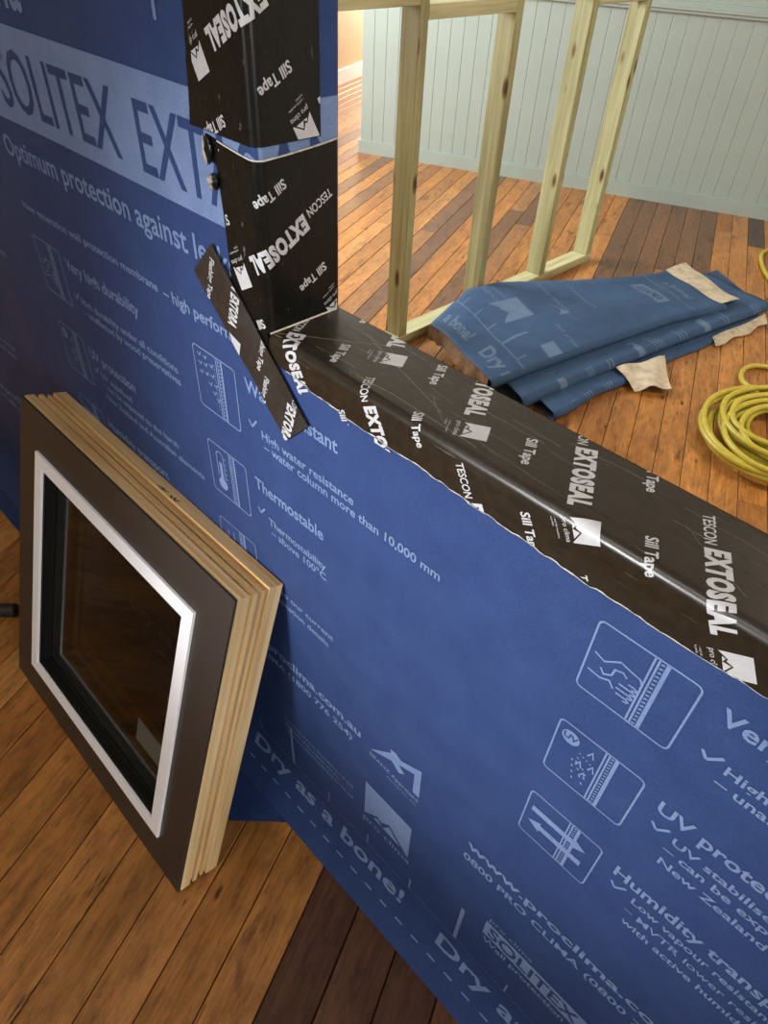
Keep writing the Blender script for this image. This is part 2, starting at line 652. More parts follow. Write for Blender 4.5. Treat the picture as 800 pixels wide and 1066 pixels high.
wall_box('rail_cap', NW - 0.032, NW + 0.012, TE - 0.016, 2.6, 1.088, 1.102, M['pale'], rail)
wall_box('rail_upper', NW - 0.012, NW + 0.012, TE - 0.012, 2.6, 1.102, 1.13, M['pale'], rail)

structure(wall_box('wall_left', -3.2, 10, -3.7, -3.58, 0, 2.9, M['beige']))
structure(wall_box('baseboard_left', 5.0, 10, -3.58, -3.56, 0, 0.13, M['plaster']))
structure(wall_box('wall_far', 10, 10.1, -3.7, 2.6, 0, 2.9, M['plaster']))
structure(wall_box('wall_right', -3.2, 10, 2.6, 2.7, 0, 2.9, M['plaster']))
structure(wall_box('wall_front', -3.3, -3.2, -3.7, 2.7, 0, 2.9, M['plaster']))
structure(wall_box('ceiling', -3.3, 10.1, -3.7, 2.7, 2.9, 3.0, M['plaster']))

# ---------------------------------------------------------------- the membrane-wrapped wall with its window opening
W, SB, XJ, SZ = 0.427, 0.533, -0.602, 1.161       # face, back, jamb, sill height
HEAD, XR, XL, XE = 2.05, 0.78, -2.8, 1.2
ZB, TH = 0.125, R(55)
RR = ZB / math.sin(TH)
QA = SB - W


def smooth(t):
    t = max(0.0, min(1.0, t))
    return t * t * (3 - 2 * t)


def wrinkle(x, s):
    d = max(-0.76 - x, 1.0 - s, 0.0)
    f = smooth(d / 0.2) * smooth((s - 0.1) / 0.15)
    a = 0.0011 * math.sin(7.1 * x + 3.3 * s + 0.6) + 0.0009 * math.sin(4.2 * x - 9.1 * s) + 0.0006 * math.sin(15 * x + 11 * s + 1)
    g = smooth((-1.42 - x) / 0.12)
    a += g * 0.004 * math.sin((x + 1.42) * 11 + 1.3 * s)
    return a * f


def mem_map(off, wrap=True):
    def f(x, s):
        r = 0.009
        if wrap and s >= SZ - 1e-6 and x > XJ - r and s < HEAD:
            if x < XJ + r:
                a = (x - (XJ - r)) / (2 * r) * math.pi / 2
                n = Vector((math.sin(a), -math.cos(a), 0))
                return Vector((XJ - r, W + r, s)) + n * (r + off)
            return Vector((XJ + off, W + (x - XJ), s))
        if s >= ZB:
            return Vector((x, W - off - wrinkle(x, s), s))
        a = (ZB - s) / RR
        if a <= TH:
            n = Vector((0, -math.cos(a), math.sin(a)))
            c = Vector((x, W - RR, ZB))
            return Vector((x, W - RR * (1 - math.cos(a)), ZB - RR * math.sin(a))) + n * off + Vector((0, 0, 0.0035))
        e = (a - TH) * RR
        return Vector((x, W - RR * (1 - math.cos(TH)) - e, 0.0035 + off))
    return f


wall = empty('membrane_wall', (0, 0, 0))
tag(wall, 'wall section wrapped in printed blue membrane with a black-taped window opening', 'wall')
core = box('framing', (XL, W + 0.016, 0.0), (XE, SB - 0.002, SZ - 0.002), M['core'], wall)
core2 = box('framing', (XL, W + 0.016, SZ - 0.002), (XJ - 0.002, SB - 0.002, 2.45), M['core'], wall)
core3 = box('framing', (XJ - 0.002, W + 0.016, HEAD), (XE, SB - 0.002, 2.45), M['core'], wall)
core4 = box('framing', (XR, W + 0.016, SZ - 0.002), (XE, SB - 0.002, HEAD), M['core'], wall)

# the membrane itself: one mesh made of joined sheets
mv, mf = [], []


def sheet(us, ss, fn):
    k = len(mv)
    for s in ss:
        for u in us:
            mv.append(fn(u, s))
    nu = len(us)
    for j in range(len(ss) - 1):
        for i in range(nu - 1):
            a = k + j * nu + i
            mf.append((a, a + 1, a + nu + 1, a + nu))


def lin(a, b, n):
    return [a + (b - a) * i / n for i in range(n + 1)]


S_BOT = ZB - RR * TH
ss_low = lin(S_BOT, ZB, 10)[:-1] + lin(ZB, SZ, 34)
sheet(lin(XL, XJ - 0.006, 88), ss_low, mem_map(0, False))
ss_sill = lin(S_BOT, ZB, 10)[:-1] + lin(ZB, SZ - 0.012, 34)
sheet(lin(XJ - 0.006, XE, 66), ss_sill, mem_map(0, False))
us_up = lin(XL, XJ - 0.009, 76)[:-1] + lin(XJ - 0.009, XJ + 0.009, 8)[:-1] + lin(XJ + 0.009, XJ + QA, 4)
sheet(us_up, lin(SZ, HEAD - 0.0005, 26), mem_map(0))
sheet(lin(XL, XE, 40), lin(HEAD - 0.0005, 2.45, 6), mem_map(0, False))
sheet(lin(XR, XE, 4), lin(SZ, HEAD, 6), mem_map(0, False))


# loose hem that runs out onto the floor, left of where the window leans
def hem(u, v):
    x = -0.583 - u * (2.8 - 0.583)
    e = min(-0.583 - x, 0.088) * (1 - 0.5 * smooth((-1.2 - x) / 0.5))
    y = W - RR * (1 - math.cos(TH)) - v * e
    return Vector((x, y, 0.0035 + 0.002 * math.sin(9 * x) * v))


k0 = len(mv)
HU = [0, 0.01, 0.02, 0.03, 0.04] + lin(0.06, 1, 40)
for v in (0, 0.5, 1):
    for u in HU:
        mv.append(hem(u, v))
for j in range(2):
    for i in range(len(HU) - 1):
        a = k0 + j * len(HU) + i
        mf.append((a, a + len(HU), a + len(HU) + 1, a + 1))
membrane = mesh_obj('membrane', mv, mf, M['membrane'], wall, True)
md = membrane.modifiers.new('thickness', 'SOLIDIFY')
md.thickness = 0.0008
md.offset = 0
md.use_rim = False

MM = mem_map(0.0011)
MM2 = mem_map(0.0018)
JF = [((x, 0), (1, 0)) for x in (XJ - 0.009, XJ - 0.0065, XJ - 0.004, XJ - 0.0015, XJ + 0.0015, XJ + 0.004, XJ + 0.0065, XJ + 0.009)]
LF = [((0, s), (0, 1)) for s in (ZB, 0.1, 0.08, 0.06, 0.04, 0.02, 0.0)]


def mtext(text, x, s, h, x1=None, bold=0.0, name='printed_text', mat=None, folds=(), track=0.92, clips=(), fm=None):
    g = text_geo(text, h, None if x1 is None else x1 - x, bold, track)
    return print_obj(name, place(g, (x, s), (1, 0)), fm or MM, mat or M['print'], membrane, folds, clips)


def mstroke(lines, w, name='printed_line', mat=None, folds=(), fm=None, clips=()):
    return print_obj(name, stroke_geo(lines, w), fm or MM, mat or M['print'], membrane, folds, clips)


# -- the light band with the product name reversed out of it
bx = lin(-1.75, XJ + QA - 0.001, 60)
gv = [(x, s) for s in lin(1.264, 1.3925, 4) for x in bx]
gf = [(j * 61 + i, j * 61 + i + 1, (j + 1) * 61 + i + 1, (j + 1) * 61 + i) for j in range(4) for i in range(60)]
print_obj('printed_band', (gv, gf), MM, M['print'], membrane, JF)
mtext('SOLITEX', -1.228, 1.286, 0.0775, -0.884, 0.004, mat=M['membrane'], fm=MM2)
mtext('EXTASANA', -0.834, 1.284, 0.0775, -0.42, 0.004, mat=M['membrane'], folds=JF, fm=MM2, clips=[((XJ + QA - 0.002, 0), (1, 0))])
mtext('pro clima', -1.42, 1.4145, 0.08, -1.08, 0.012)
mstroke([([(-0.755, 1.443), (-0.7545, 1.485)], False)], 0.006)

mtext('Optimum protection against leaks', -1.283, 1.207, 0.030, -0.655, 0.016)
mtext('New generation wall protection membrane', -1.284, 1.122, 0.0125, -0.857, 0.019)
mtext('\u2013 high performance', -0.843, 1.120, 0.0165, -0.625, 0.022)

CHECK = [(0, 0.6), (0.35, 0.12), (0.45, 0.12), (1.1, 0.95)]


def check(x, s, k=0.016):
    mstroke([([(x + a * k, s + b * k) for a, b in CHECK], False)], 0.0034, 'printed_tick')


def rbox(x, s, w, h, r=0.006):
    pts = []
    for cx, cy, a0 in ((w - r, h - r, 0), (r, h - r, 90), (r, r, 180), (w - r, r, 270)):
        for q in range(0, 91, 30):
            a = R(a0 + q)
            pts.append((x + cx + r * math.cos(a), s + cy + r * math.sin(a)))
    return pts


def icon(x, s, kind, lw=0.0021):
    w = h = 0.0985
    P = lambda a, b: (x + a * w, s + b * h)
    lines = [(rbox(x, s, w, h), True)]
    for a in (0.56, 0.60, 0.675, 0.695):
        lines.append(([P(a, 0.014), P(a, 0.986)], False))
    for i in range(17):
        b = 0.03 + i * 0.0575
        lines.append(([P(0.62, b), P(0.655, b + 0.012)], False))
    if kind == 'hand':
        Q = lambda seq: ([P(a_, 1 - c_) for a_, c_ in seq], False)
        lines += [Q([(.06, .417), (.173, .46), (.313, .334), (.44, .364), (.527, .379), (.56, .44), (.555, .49)]),
                  Q([(.053, .683), (.192, .698), (.284, .652), (.34, .72)]),
                  Q([(.161, .561), (.209, .622), (.282, .569), (.293, .47), (.371, .44), (.42, .48)])]
        for c0, a0, a1 in ((.555, .45, .545), (.625, .37, .545), (.695, .36, .535), (.765, .38, .515)):
            lines.append(Q([(a0, c0 - .02), (a1 - .03, c0 - .022), (a1, c0 - .004), (a1 - .01, c0 + .016), (a1 - .05, c0 + .022)]))
    elif kind == 'uv':
        el = [P(.17 + .11 * math.cos(R(a)), .8 + .11 * math.sin(R(a))) for a in range(0, 360, 24)]
        for q in range(12):
            t = q / 12
            for ex, ey in ((.5, .12), (.5, .34), (.5, .6), (.36, .1)):
                if q % 2 == 0 and q > 2:
                    lines.append(([P(.22 + (ex - .22) * t, .7 + (ey - .7) * t), P(.22 + (ex - .22) * (t + .06), .7 + (ey - .7) * (t + .06))], False))
        for ax, ay in ((.44, .72), (.5, .5), (.44, .3), (.36, .44)):
            lines += [([P(ax - .04, ay), P(ax, ay + .1), P(ax + .03, ay)], False)]
        fan = ([P(.17, .8)] + el, [(0, i + 1, (i + 1) % len(el) + 1) for i in range(len(el))])
        print_obj('printed_icon', fan, MM, M['print'], membrane)
        mtext('UV', x + .085 * w, s + .765 * h, .009, x + .255 * w, .01, mat=M['membrane'], fm=MM2)
    elif kind == 'arrows':
        ga = [(P(.1, .62), P(.72, .62), .02)]
        for (x0, x1, yy) in ((.08, .86, .66), (.86, .08, .36)):
            sgn = 1 if x1 > x0 else -1
            body = [P(x0, yy - .055), P(x1 - sgn * .16, yy - .055), P(x1 - sgn * .16, yy + .055), P(x0, yy + .055)]
            head = [P(x1 - sgn * .18, yy - .11), P(x1, yy), P(x1 - sgn * .18, yy + .11)]
            print_obj('printed_icon', (body + head, [(0, 1, 2, 3), (4, 5, 6)]), MM, M['print'], membrane)
    elif kind == 'rain':
        for ix, iy in ((.1, .9), (.24, .9), (.1, .76), (.24, .78), (.38, .82), (.1, .62), (.24, .64), (.38, .66), (.3, .5), (.44, .52), (.38, .38), (.46, .3)):
            lines.append(([P(ix, iy), P(ix + .06, iy - .03), P(ix + .09, iy + .03)], False))
        for i in range(14):
            lines.append(([P(.5, .12 + i * .055), P(.5, .14 + i * .055)], False))
    elif kind == 'thermo':
        lines += [([P(.2, .37), P(.2, .82), P(.25, .88), P(.34, .88), P(.38, .82), P(.38, .37)], False)]
        el = [P(.29 + .12 * math.cos(R(a)), .24 + .12 * math.sin(R(a))) for a in range(0, 360, 30)]
        fan = (el + [P(.25, .352), P(.33, .352), P(.33, .68), P(.25, .68)], [tuple(range(12)), (12, 13, 14, 15)])
        print_obj('printed_icon', fan, MM, M['print'], membrane)
        for b in (.4, .5, .6, .7, .8):
            lines.append(([P(.4, b), P(.45, b)], False))
    elif kind == 'bars':
        for i, b in enumerate((.7, .8, .55, .85, .6)):
            lines.append(([P(.14 + i * .08, .2), P(.14 + i * .08, b)], False))
    elif kind == 'durable':
        pass
    mstroke(lines, lw, 'printed_icon')


XA, XBk, XC = -1.284, -0.7835, -0.1285
for X0, kinds in ((XA, ('hand', 'uv', 'arrows')), (XBk, ('rain', 'thermo', 'bars')), (XC, ('hand', 'uv', 'arrows')), (XBk - 1.156, ('rain', 'thermo', 'bars'))):
    for s, kd in zip((0.978, 0.8165, 0.656), kinds):
        icon(X0, s, kd)
for X0, h0 in ((XA, -1.166), (XC, -0.010)):
    mtext('Very high durability', h0, 1.054, 0.0195, h0 + 0.231, 0.02)
    check(h0 + 0.003, 1.002)
    mtext('High durability under all conditions', h0 + 0.026, 1.0, 0.0125, h0 + 0.326, 0.019)
    mtext('\u2013 unaffected by wood preservatives', h0 + 0.024, 0.98, 0.0125, h0 + 0.328, 0.019)
    mtext('UV protection', h0, 0.888, 0.0195, h0 + 0.163, 0.02)
    check(h0 + 0.003, 0.858)
    mtext('UV stabilised', h0 + 0.027, 0.8565, 0.0125, h0 + 0.139, 0.019)
    mtext('\u2013 can be exposed to the harsh', h0 + 0.024, 0.836, 0.0125, h0 + 0.282, 0.019)
    mtext('New Zealand and Australian elements', h0 + 0.027, 0.811, 0.0125, h0 + 0.352, 0.019)
    mtext('Humidity transport', h0, 0.731, 0.0195, h0 + 0.222, 0.02)
    check(h0 + 0.003, 0.706)
    mtext('Low vapour resistance', h0 + 0.031, 0.7055, 0.0125, h0 + 0.205, 0.019)
    mtext('\u2013 MVTR lower resistance than felt', h0 + 0.029, 0.680, 0.0125, h0 + 0.31, 0.01)
    mtext('with active humidity transport', h0 + 0.034, 0.654, 0.0125, h0 + 0.28, 0.019)
for DX in (0.0, -1.156):
    mtext('Water resistant', -0.6635 + DX, 1.057, 0.0205, -0.482 + DX, 0.02)
    check(-0.662 + DX, 1.003)
    mtext('High water resistance', -0.635 + DX, 0.995, 0.0135, -0.4535 + DX, 0.019)
    mtext('\u2013 water column more than 10,000 mm', -0.632 + DX, 0.977, 0.0135, -0.310 + DX, 0.019)
    mtext('Thermostable', -0.6625 + DX, 0.893, 0.0205, -0.511 + DX, 0.02)
    check(-0.662 + DX, 0.846)
    mtext('Thermostability', -0.637 + DX, 0.836, 0.0135, -0.507 + DX, 0.019)
    mtext('\u2013 above 100\u00b0C', -0.633 + DX, 0.8155, 0.0135, -0.507 + DX, 0.019)
    mtext('Please refer to our current', -0.735 + DX, 0.686, 0.0125, -0.494 + DX, 0.019)
    mtext('technical application details', -0.735 + DX, 0.660, 0.0125, -0.506 + DX, 0.019)
    mtext('www.proclima.com.au', -0.775 + DX, 0.489, 0.022, -0.426 + DX, 0.024)
    mtext('1800 PRO CLIMA (1800 776 254)', -0.84 + DX, 0.455, 0.0165, -0.447 + DX, 0.019)
for i, tx in enumerate(('This membrane is to be installed in line with', 'the details of the supplier and the', 'wall wrap installation guide lines for the wall')):
    mtext(tx, -0.645, 0.286 - i * 0.021, 0.0095, -0.44 - (0.04 if i == 1 else 0), 0.015)
mtext('www.proclima.co.nz', -0.1875, 0.487, 0.0225, 0.176, 0.024)
mtext('0800 PRO CLIMA (0800 776 254)', -0.189, 0.4465, 0.0185, 0.204, 0.019)
# boxed product name
mtext('pro clima', -0.1135, 0.329, 0.0125, -0.031, 0.002)
print_obj('printed_band', ([(-0.118, 0.2655), (0.30, 0.2655), (0.30, 0.319), (-0.118, 0.319)], [(0, 1, 2, 3)]), MM, M['print'], membrane)
mtext('SOLITEX', -0.108, 0.274, 0.036, 0.063, 0.012, mat=M['membrane'], fm=MM2)
mtext('EXTASANA', 0.078, 0.274, 0.036, 0.285, 0.004, mat=M['membrane'], fm=MM2)
mtext('Wall protection membrane', -0.1145, 0.240, 0.017, 0.165, 0.019)
# appraisal emblem: a bold triangular A, and the manufacturer's emblem
print_obj('printed_logo', ([(-0.402, 0.486), (-0.355, 0.536), (-0.357, 0.545), (-0.345, 0.548), (-0.333, 0.541), (-0.291, 0.565), (-0.288, 0.486), (-0.302, 0.486), (-0.3035, 0.540), (-0.336, 0.524), (-0.323, 0.512), (-0.334, 0.500), (-0.352, 0.515)],
                           [(0, 1, 4, 12), (1, 2, 3, 4), (4, 5, 8, 9), (5, 6, 7, 8), (12, 4, 9, 10), (12, 10, 11)]), MM, M['print'], membrane)
mtext('BRANZ Appraised', -0.402, 0.468, 0.0105, -0.289, 0.012)
mtext('Appraisal No. 646', -0.36, 0.452, 0.006, -0.291, 0.003)


def emblem(o, d, w, h):
    """square emblem with the mountain notch cut from its lower edge"""
    pts = [(0, 0), (0.0, 1), (1, 1), (1, 0), (0.96, 0.0), (0.56, 0.40), (0.38, 0.2), (0.3, 0.27)]
    g = ([(x * w, y * h) for x, y in pts], [(0, 7, 1), (7, 6, 5), (1, 7, 5, 2), (5, 4, 3, 2)])
    mt = ([(x * w, y * h) for x, y in ((0.2, 0.10), (0.3, 0.2), (0.42, 0.08), (0.56, 0.33), (0.82, 0.06))], [(0, 1, 2), (2, 3, 4)])
    return g, mt


eg, em = emblem(0, 0, 0.116, 0.122)
print_obj('printed_logo', place(merge_geo(eg, em), (-0.408, 0.242), (1, 0)), MM, M['print'], membrane)
mtext('pro clima', -0.409, 0.2155, 0.020, -0.287, 0.0)
# hem: rule with ticks, slogan and dashed line
mstroke([([(x, 0.1225) for x in lin(-2.6, 1.1, 40)], False)], 0.0016, folds=LF)
for i in range(-13, 11):
    x = -0.161 + i * 0.1165
    hgt = 0.15 if i % 4 == 0 else 0.042
    mstroke([([(x, 0.1225), (x, 0.1225 + hgt)], False)], 0.0075 if i % 4 == 0 else 0.0035, folds=LF)
for x in (-1.33, -0.7585, -0.188, 0.385):
    mtext('Dry as a bone!', x, 0.058, 0.0335, x + 0.478, 0.02, folds=LF)
dash = [([(x, 0.0245), (x + 0.019, 0.0245)], False) for x in [-1.5 + i * 0.0437 for i in range(60)]]
mstroke(dash, 0.0032, folds=LF)

# ---------------------------------------------------------------- tapes around the opening
RS = 0.009


def sill_map(off):
    """u = along the wall, v = from the back arris over the top, round the front arris and down"""
    def f(x, v):
        if v < 0:
            return Vector((x, SB + off, SZ + v))
        if v < QA - RS:
            return Vector((x, SB - v, SZ + off))
        if v < QA + RS:
            a = (v - (QA - RS)) / (2 * RS) * math.pi / 2
            return Vector((x, W + RS, SZ - RS)) + Vector((0, -math.sin(a), math.cos(a))) * (RS + off)
        return Vector((x, W - off, SZ - (v - QA)))
    return f


def jamb_map(off):
    """u = minus height, v = from the back edge along the reveal, round the arris and left on the face"""
    def f(u, q):
        z = -u
        if q < QA - RS:
            return Vector((XJ + off, SB - q, z))
        if q < QA + RS:
            a = (q - (QA - RS)) / (2 * RS) * math.pi / 2
            return Vector((XJ - RS, W + RS, z)) + Vector((math.cos(a), -math.sin(a), 0)) * (RS + off)
        return Vector((XJ - (q - QA), W - off, z))
    return f


ARC = lin(QA - RS, QA + RS, 8)


def interp(tab, x):
    for (a, ya), (b, yb) in zip(tab, tab[1:]):
        if x <= b:
            return ya + (yb - ya) * max(0.0, (x - a) / (b - a))
    return tab[-1][1]


def tape_sheet(name, us, v0f, v1f, fm, mat, thick):
    vs_, fs = [], []
    for u in us:
        v0, v1 = v0f(u), v1f(u)
        cols = [v0] + [a for a in lin(v0, QA - RS, 5)[1:-1]] + ARC + [a for a in lin(QA + RS, v1, 5)[1:-1]] + [v1]
        vs_ += [fm(u, c) for c in cols]
    nc = len(cols)
    for i in range(len(us) - 1):
        for j in range(nc - 1):
            a = i * nc + j
            fs.append((a, a + 1, a + nc + 1, a + nc))
    o = mesh_obj(name, vs_, fs, mat, wall, True)
    md_ = o.modifiers.new('thickness', 'SOLIDIFY')
    md_.thickness = thick
    md_.offset = 0
    md_.use_rim = False
    return o


rt = random.Random(5)
jag = {}


def ragged(u, amp=0.0012):
    k = round(u * 1000)
    if k not in jag:
        jag[k] = rt.uniform(-amp, amp)
    return jag[k]


SILL_BOT = [(-0.63, 1.128), (-0.56, 1.126), (-0.5187, 1.121), (-0.4541, 1.116), (-0.3664, 1.1143), (-0.3004, 1.1113), (-0.1634, 1.105), (-0.0879, 1.106), (0.0074, 1.1095), (0.4, 1.107), (1.0, 1.108)]
sill_v1 = lambda u: QA + SZ - (interp(SILL_BOT, u) + ragged(u))
us_s = lin(XJ + 0.0004, XR, 110)
SILL_OFF = 0.0012
sill_tape = tape_sheet('sill_tape', us_s, lambda u: 0.0, sill_v1, sill_map(SILL_OFF), M['tape'], 0.0009)
grid('sill_tape_back', 20, 1, lambda a, b: Vector((XJ + a * (XR - XJ), SB + 0.0012, SZ - 0.03 * b + 0.001)), M['tape'], sill_tape, 0.0008)
# front corner of the sill tape left of the jamb line, under the flashing strip
grid('sill_tape_corner', 6, 4, lambda a, b: Vector((XJ + 0.0004 - 0.05 * (1 - a), W - SILL_OFF, 1.128 + b * (SZ - 1.1285))), M['tape'], sill_tape, 0.0008)
edge_u = lin(XJ + 0.03, XR, 220)
ev, ef = [], []
fmE = sill_map(SILL_OFF + 0.0008)
for u in edge_u:
    v1 = sill_v1(us_s[min(range(len(us_s)), key=lambda i: abs(us_s[i] - u))])
    wdt = max(0.0, rt.uniform(-0.0006, 0.0014))
    ev += [fmE(u, v1 - wdt), fmE(u, v1 + 0.0004)]
ef = [(2 * i, 2 * i + 1, 2 * i + 3, 2 * i + 2) for i in range(len(edge_u) - 1)]
mesh_obj('torn_edge', ev, ef, M['tedge'], sill_tape)

JOFF = 0.0022
UP_L = [(-2.05, 0.197), (-1.4645, 0.2017), (-1.42, 0.2075), (-1.36, 0.216)]
us_u = lin(-2.05, -1.3585, 60)
jamb_upper = tape_sheet('jamb_tape', us_u, lambda u: 0.0255, lambda u: interp(UP_L, u) + ragged(u, 0.001), jamb_map(JOFF), M['tape_jamb'], 0.0009)
LOW_L = [(-1.3575, 0.189), (-1.345, 0.190), (-1.338, 0.186), (-1.326, 0.174), (-1.318, 0.173), (-1.312, 0.177), (-1.306, 0.173), (-1.284, 0.171), (-1.23, 0.1695), (-1.128, 0.168)]
us_l = [-1.3555, -1.353, -1.349, -1.345, -1.338, -1.332, -1.326, -1.318, -1.312, -1.306] + lin(-1.30, SZ * -1 + 0.0, 16)


def low_q0(u):
    return 0.003


jv, jf = [], []
fmJ = jamb_map(JOFF)
for iu, u in enumerate(us_l):
    v0, v1 = low_q0(u), interp(LOW_L, u)
    cols = [v0] + lin(v0, QA - RS, 5)[1:-1] + ARC + lin(QA + RS, v1, 5)[1:-1] + [v1]
    for c in cols:
        uu = u
        if iu < 4:   # top edge dips towards the arris, rising at both ends
            top = -1.354 if c < 0.01 else -(1.347 + 0.007 * abs((c - QA) / QA) ** 1.5 if c < QA else 1.347 + 0.0085 * min(1, (c - QA) / 0.08) ** 1.5)
            uu = top + (us_l[4] - top) * iu / 4
        jv.append(fmJ(uu, c))
nc = len(cols)
for i in range(len(us_l) - 1):
    for j in range(nc - 1):
        a = i * nc + j
        jf.append((a, a + 1, a + nc + 1, a + nc))
jamb_lower = mesh_obj('jamb_tape', jv, jf, M['tape_jamb'], wall, True)
md = jamb_lower.modifiers.new('thickness', 'SOLIDIFY')
md.thickness, md.offset, md.use_rim = 0.0009, 0, False
grid('jamb_tape_foot', 6, 4, lambda a, b: Vector((XJ - (0.168 - QA) * (1 - a), W - JOFF, 1.128 + b * (SZ - 1.128))), M['tape_jamb'], jamb_lower, 0.0008)
# pale cut line along the top edge of the lower piece, and the sealed seam where jamb meets sill
tv_ = []
fmJ2 = jamb_map(JOFF + 0.0008)
for j in range(nc):
    c = cols[j]
    top = -1.354 if c < 0.01 else -(1.347 + 0.007 * abs((c - QA) / QA) ** 1.5 if c < QA else 1.347 + 0.0085 * min(1, (c - QA) / 0.08) ** 1.5)
    tv_ += [fmJ2(top - 0.0005, c), fmJ2(top + 0.0013, c)]
mesh_obj('torn_edge', tv_, [(2 * i, 2 * i + 1, 2 * i + 3, 2 * i + 2) for i in range(nc - 1)], M['tedge'], jamb_lower)
grid('corner_seam', 12, 1, lambda a, b: Vector((XJ + 0.0026 + b * 0.0016, W - 0.001 + a * (QA - 0.004), SZ + 0.0022 + (1 - b) * 0.0014)), M['tedge'], jamb_lower)


def lump(name, q, z, sx, sz, depth, mat, parent, seed):
    bml = bmesh.new()
    bmesh.ops.create_icosphere(bml, subdivisions=3, radius=1.0)
    rr = random.Random(seed)
    ph = [rr.uniform(0, 6) for _ in range(4)]
    x0 = XJ - (q - QA)
    for v in bml.verts:
        f = 1 + 0.22 * math.sin(4 * v.co.x + ph[0]) * math.sin(5 * v.co.z + ph[1]) + 0.12 * math.sin(9 * v.co.z + 7 * v.co.x + ph[2])
        v.co = Vector((x0 + v.co.x * sx * f, W - 0.003 - depth * (0.6 + v.co.y * 0.6 * f), z + v.co.z * sz * f))
    return bm_obj(name, bml, mat, parent, True)


lump('tape_fold', 0.1825, 1.3425, 0.0065, 0.0135, 0.004, M['tape_jamb'], jamb_lower, 1)
lump('tape_fold', 0.1888, 1.3395, 0.003, 0.0125, 0.0042, M['adhesive'], jamb_lower, 2)
lump('tape_fold', 0.1765, 1.3115, 0.0062, 0.0085, 0.005, M['tape_jamb'], jamb_lower, 3)
lump('tape_fold', 0.1795, 1.314, 0.0036, 0.0048, 0.008, M['adhesive'], jamb_lower, 4)
lump('tape_fold', 0.178, 1.3065, 0.0018, 0.0026, 0.0075, M['adhesive'], jamb_lower, 5)

rc = random.Random(8)
crease_map = sill_map(SILL_OFF + 0.0007)
for ic in range(26):
    x0c = rc.uniform(-0.57, 0.2) if ic > 12 else rc.uniform(-0.57, -0.2)
    v0c = rc.uniform(0.008, 0.088)
    ln = rc.uniform(0.02, 0.11)
    sl = rc.uniform(-0.1, 0.22) if ic % 6 else rc.uniform(0.5, 0.9)
    cp = [(x0c + ln * k / 8, v0c + sl * ln * k / 8 + 0.0006 * math.sin(k * 1.7 + ic)) for k in range(9)]
    cp = [p for p in cp if 0.002 < p[1] < 0.096]
    if len(cp) > 2:
        print_obj('crease', stroke_geo([(cp, False)], rc.uniform(0.00025, 0.0006)), crease_map, M['crease'], sill_tape)
for cp in ([(-0.597, 0.099), (-0.47, 0.003)], [(-0.598, 0.102), (-0.42, 0.088), (-0.30, 0.093)], [(-0.53, 0.02), (-0.36, 0.075)]):
    print_obj('crease', stroke_geo([(cp, False)], 0.0007), crease_map, M['crease'], sill_tape)

# printed pattern of the sill tape, repeated on a slanted lattice
TD = (0.48, 0.877)
TU = (0.877, -0.48)
LA, LB = (0.149, 0.0365), (-0.0536, 0.140)


def tape_pattern(e0, u0, u1, v0, v1, fm, parent, extra_clips=()):
    clips = [((u0, 0), (-1, 0)), ((u1, 0), (1, 0)), ((0, v0), (0, -1)), ((0, v1), (0, 1))] + list(extra_clips)
    folds = [((0, a), (0, 1)) for a in ARC]

    def put(name, geo):
        us = [p[0] for p in geo[0]]
        vs2 = [p[1] for p in geo[0]]
        if max(us) < u0 or min(us) > u1 or max(vs2) < v0 or min(vs2) > v1:
            return
        print_obj(name, geo, fm, M['tprint'], parent, folds, clips)

    for a in range(-14, 15):
        for b in range(-4, 5):
            e = (e0[0] + a * LA[0] + b * LB[0], e0[1] + a * LA[1] + b * LB[1])
            if not (u0 - 0.2 < e[0] < u1 + 0.2 and v0 - 0.25 < e[1] < v1 + 0.2):
                continue
            at = lambda du, dv: (e[0] + du, e[1] + dv)
            put('printed_text', place(text_geo('TESCON', 0.0098, 0.0375, 0.016), at(-0.0212, -0.0372), TD, TU))
            put('printed_text', place(text_geo('EXTOSEAL', 0.0178, 0.0876, 0.062), at(0, 0), TD, TU))
            put('printed_text', place(text_geo('Sill Tape', 0.0102, 0.0425, 0.024), at(-0.041, 0.025), TD, TU))
            put('printed_text', place(text_geo('Sill Tape', 0.0102, 0.0425, 0.024), at(0.005, 0.112), TD, TU))
            g, mt = emblem(0, 0, 0.0245, 0.0265)
            lg = at(0.0507, 0.088)
            put('printed_logo', place(merge_geo(g, mt), lg, TD, TU))
            put('printed_text', place(text_geo('pro clima', 0.0052, 0.0245), (lg[0] - TU[0] * 0.0072, lg[1] - TU[1] * 0.0072), TD, TU))
            for i, tx in enumerate(('\u2013 and the insulation', 'is perfect')):
                kk = 0.0155 + i * 0.0035
                put('printed_text', place(text_geo(tx, 0.0022, 0.0215 - i * 0.012), (lg[0] - TU[0] * kk + TD[0] * 0.001, lg[1] - TU[1] * kk), TD, TU))


tape_pattern((-0.2365, 0.0183), XJ + 0.003, 0.45, 0.0, QA + 0.0525, sill_map(SILL_OFF + 0.0008), sill_tape)
tape_pattern((-1.286, 0.0524), -1.345, -SZ, 0.004, 0.1675, jamb_map(JOFF + 0.0008), jamb_lower)
tape_pattern((-1.487, 0.092), -1.75, -1.3595, 0.026, 0.197, jamb_map(JOFF + 0.0008), jamb_upper)

# flashing strip stuck at 45 degrees over the lower corner
FO = Vector((-0.7197, 1.216))
FA, FB = Vector((0.7071, -0.7071)), Vector((0.7071, 0.7071))
FL, FW = 0.2355, 0.0655


def flash_pt(a, b, off=0.0):
    p = FO + FA * a + FB * b
    return Vector((p.x, W - 0.0048 - off, p.y))


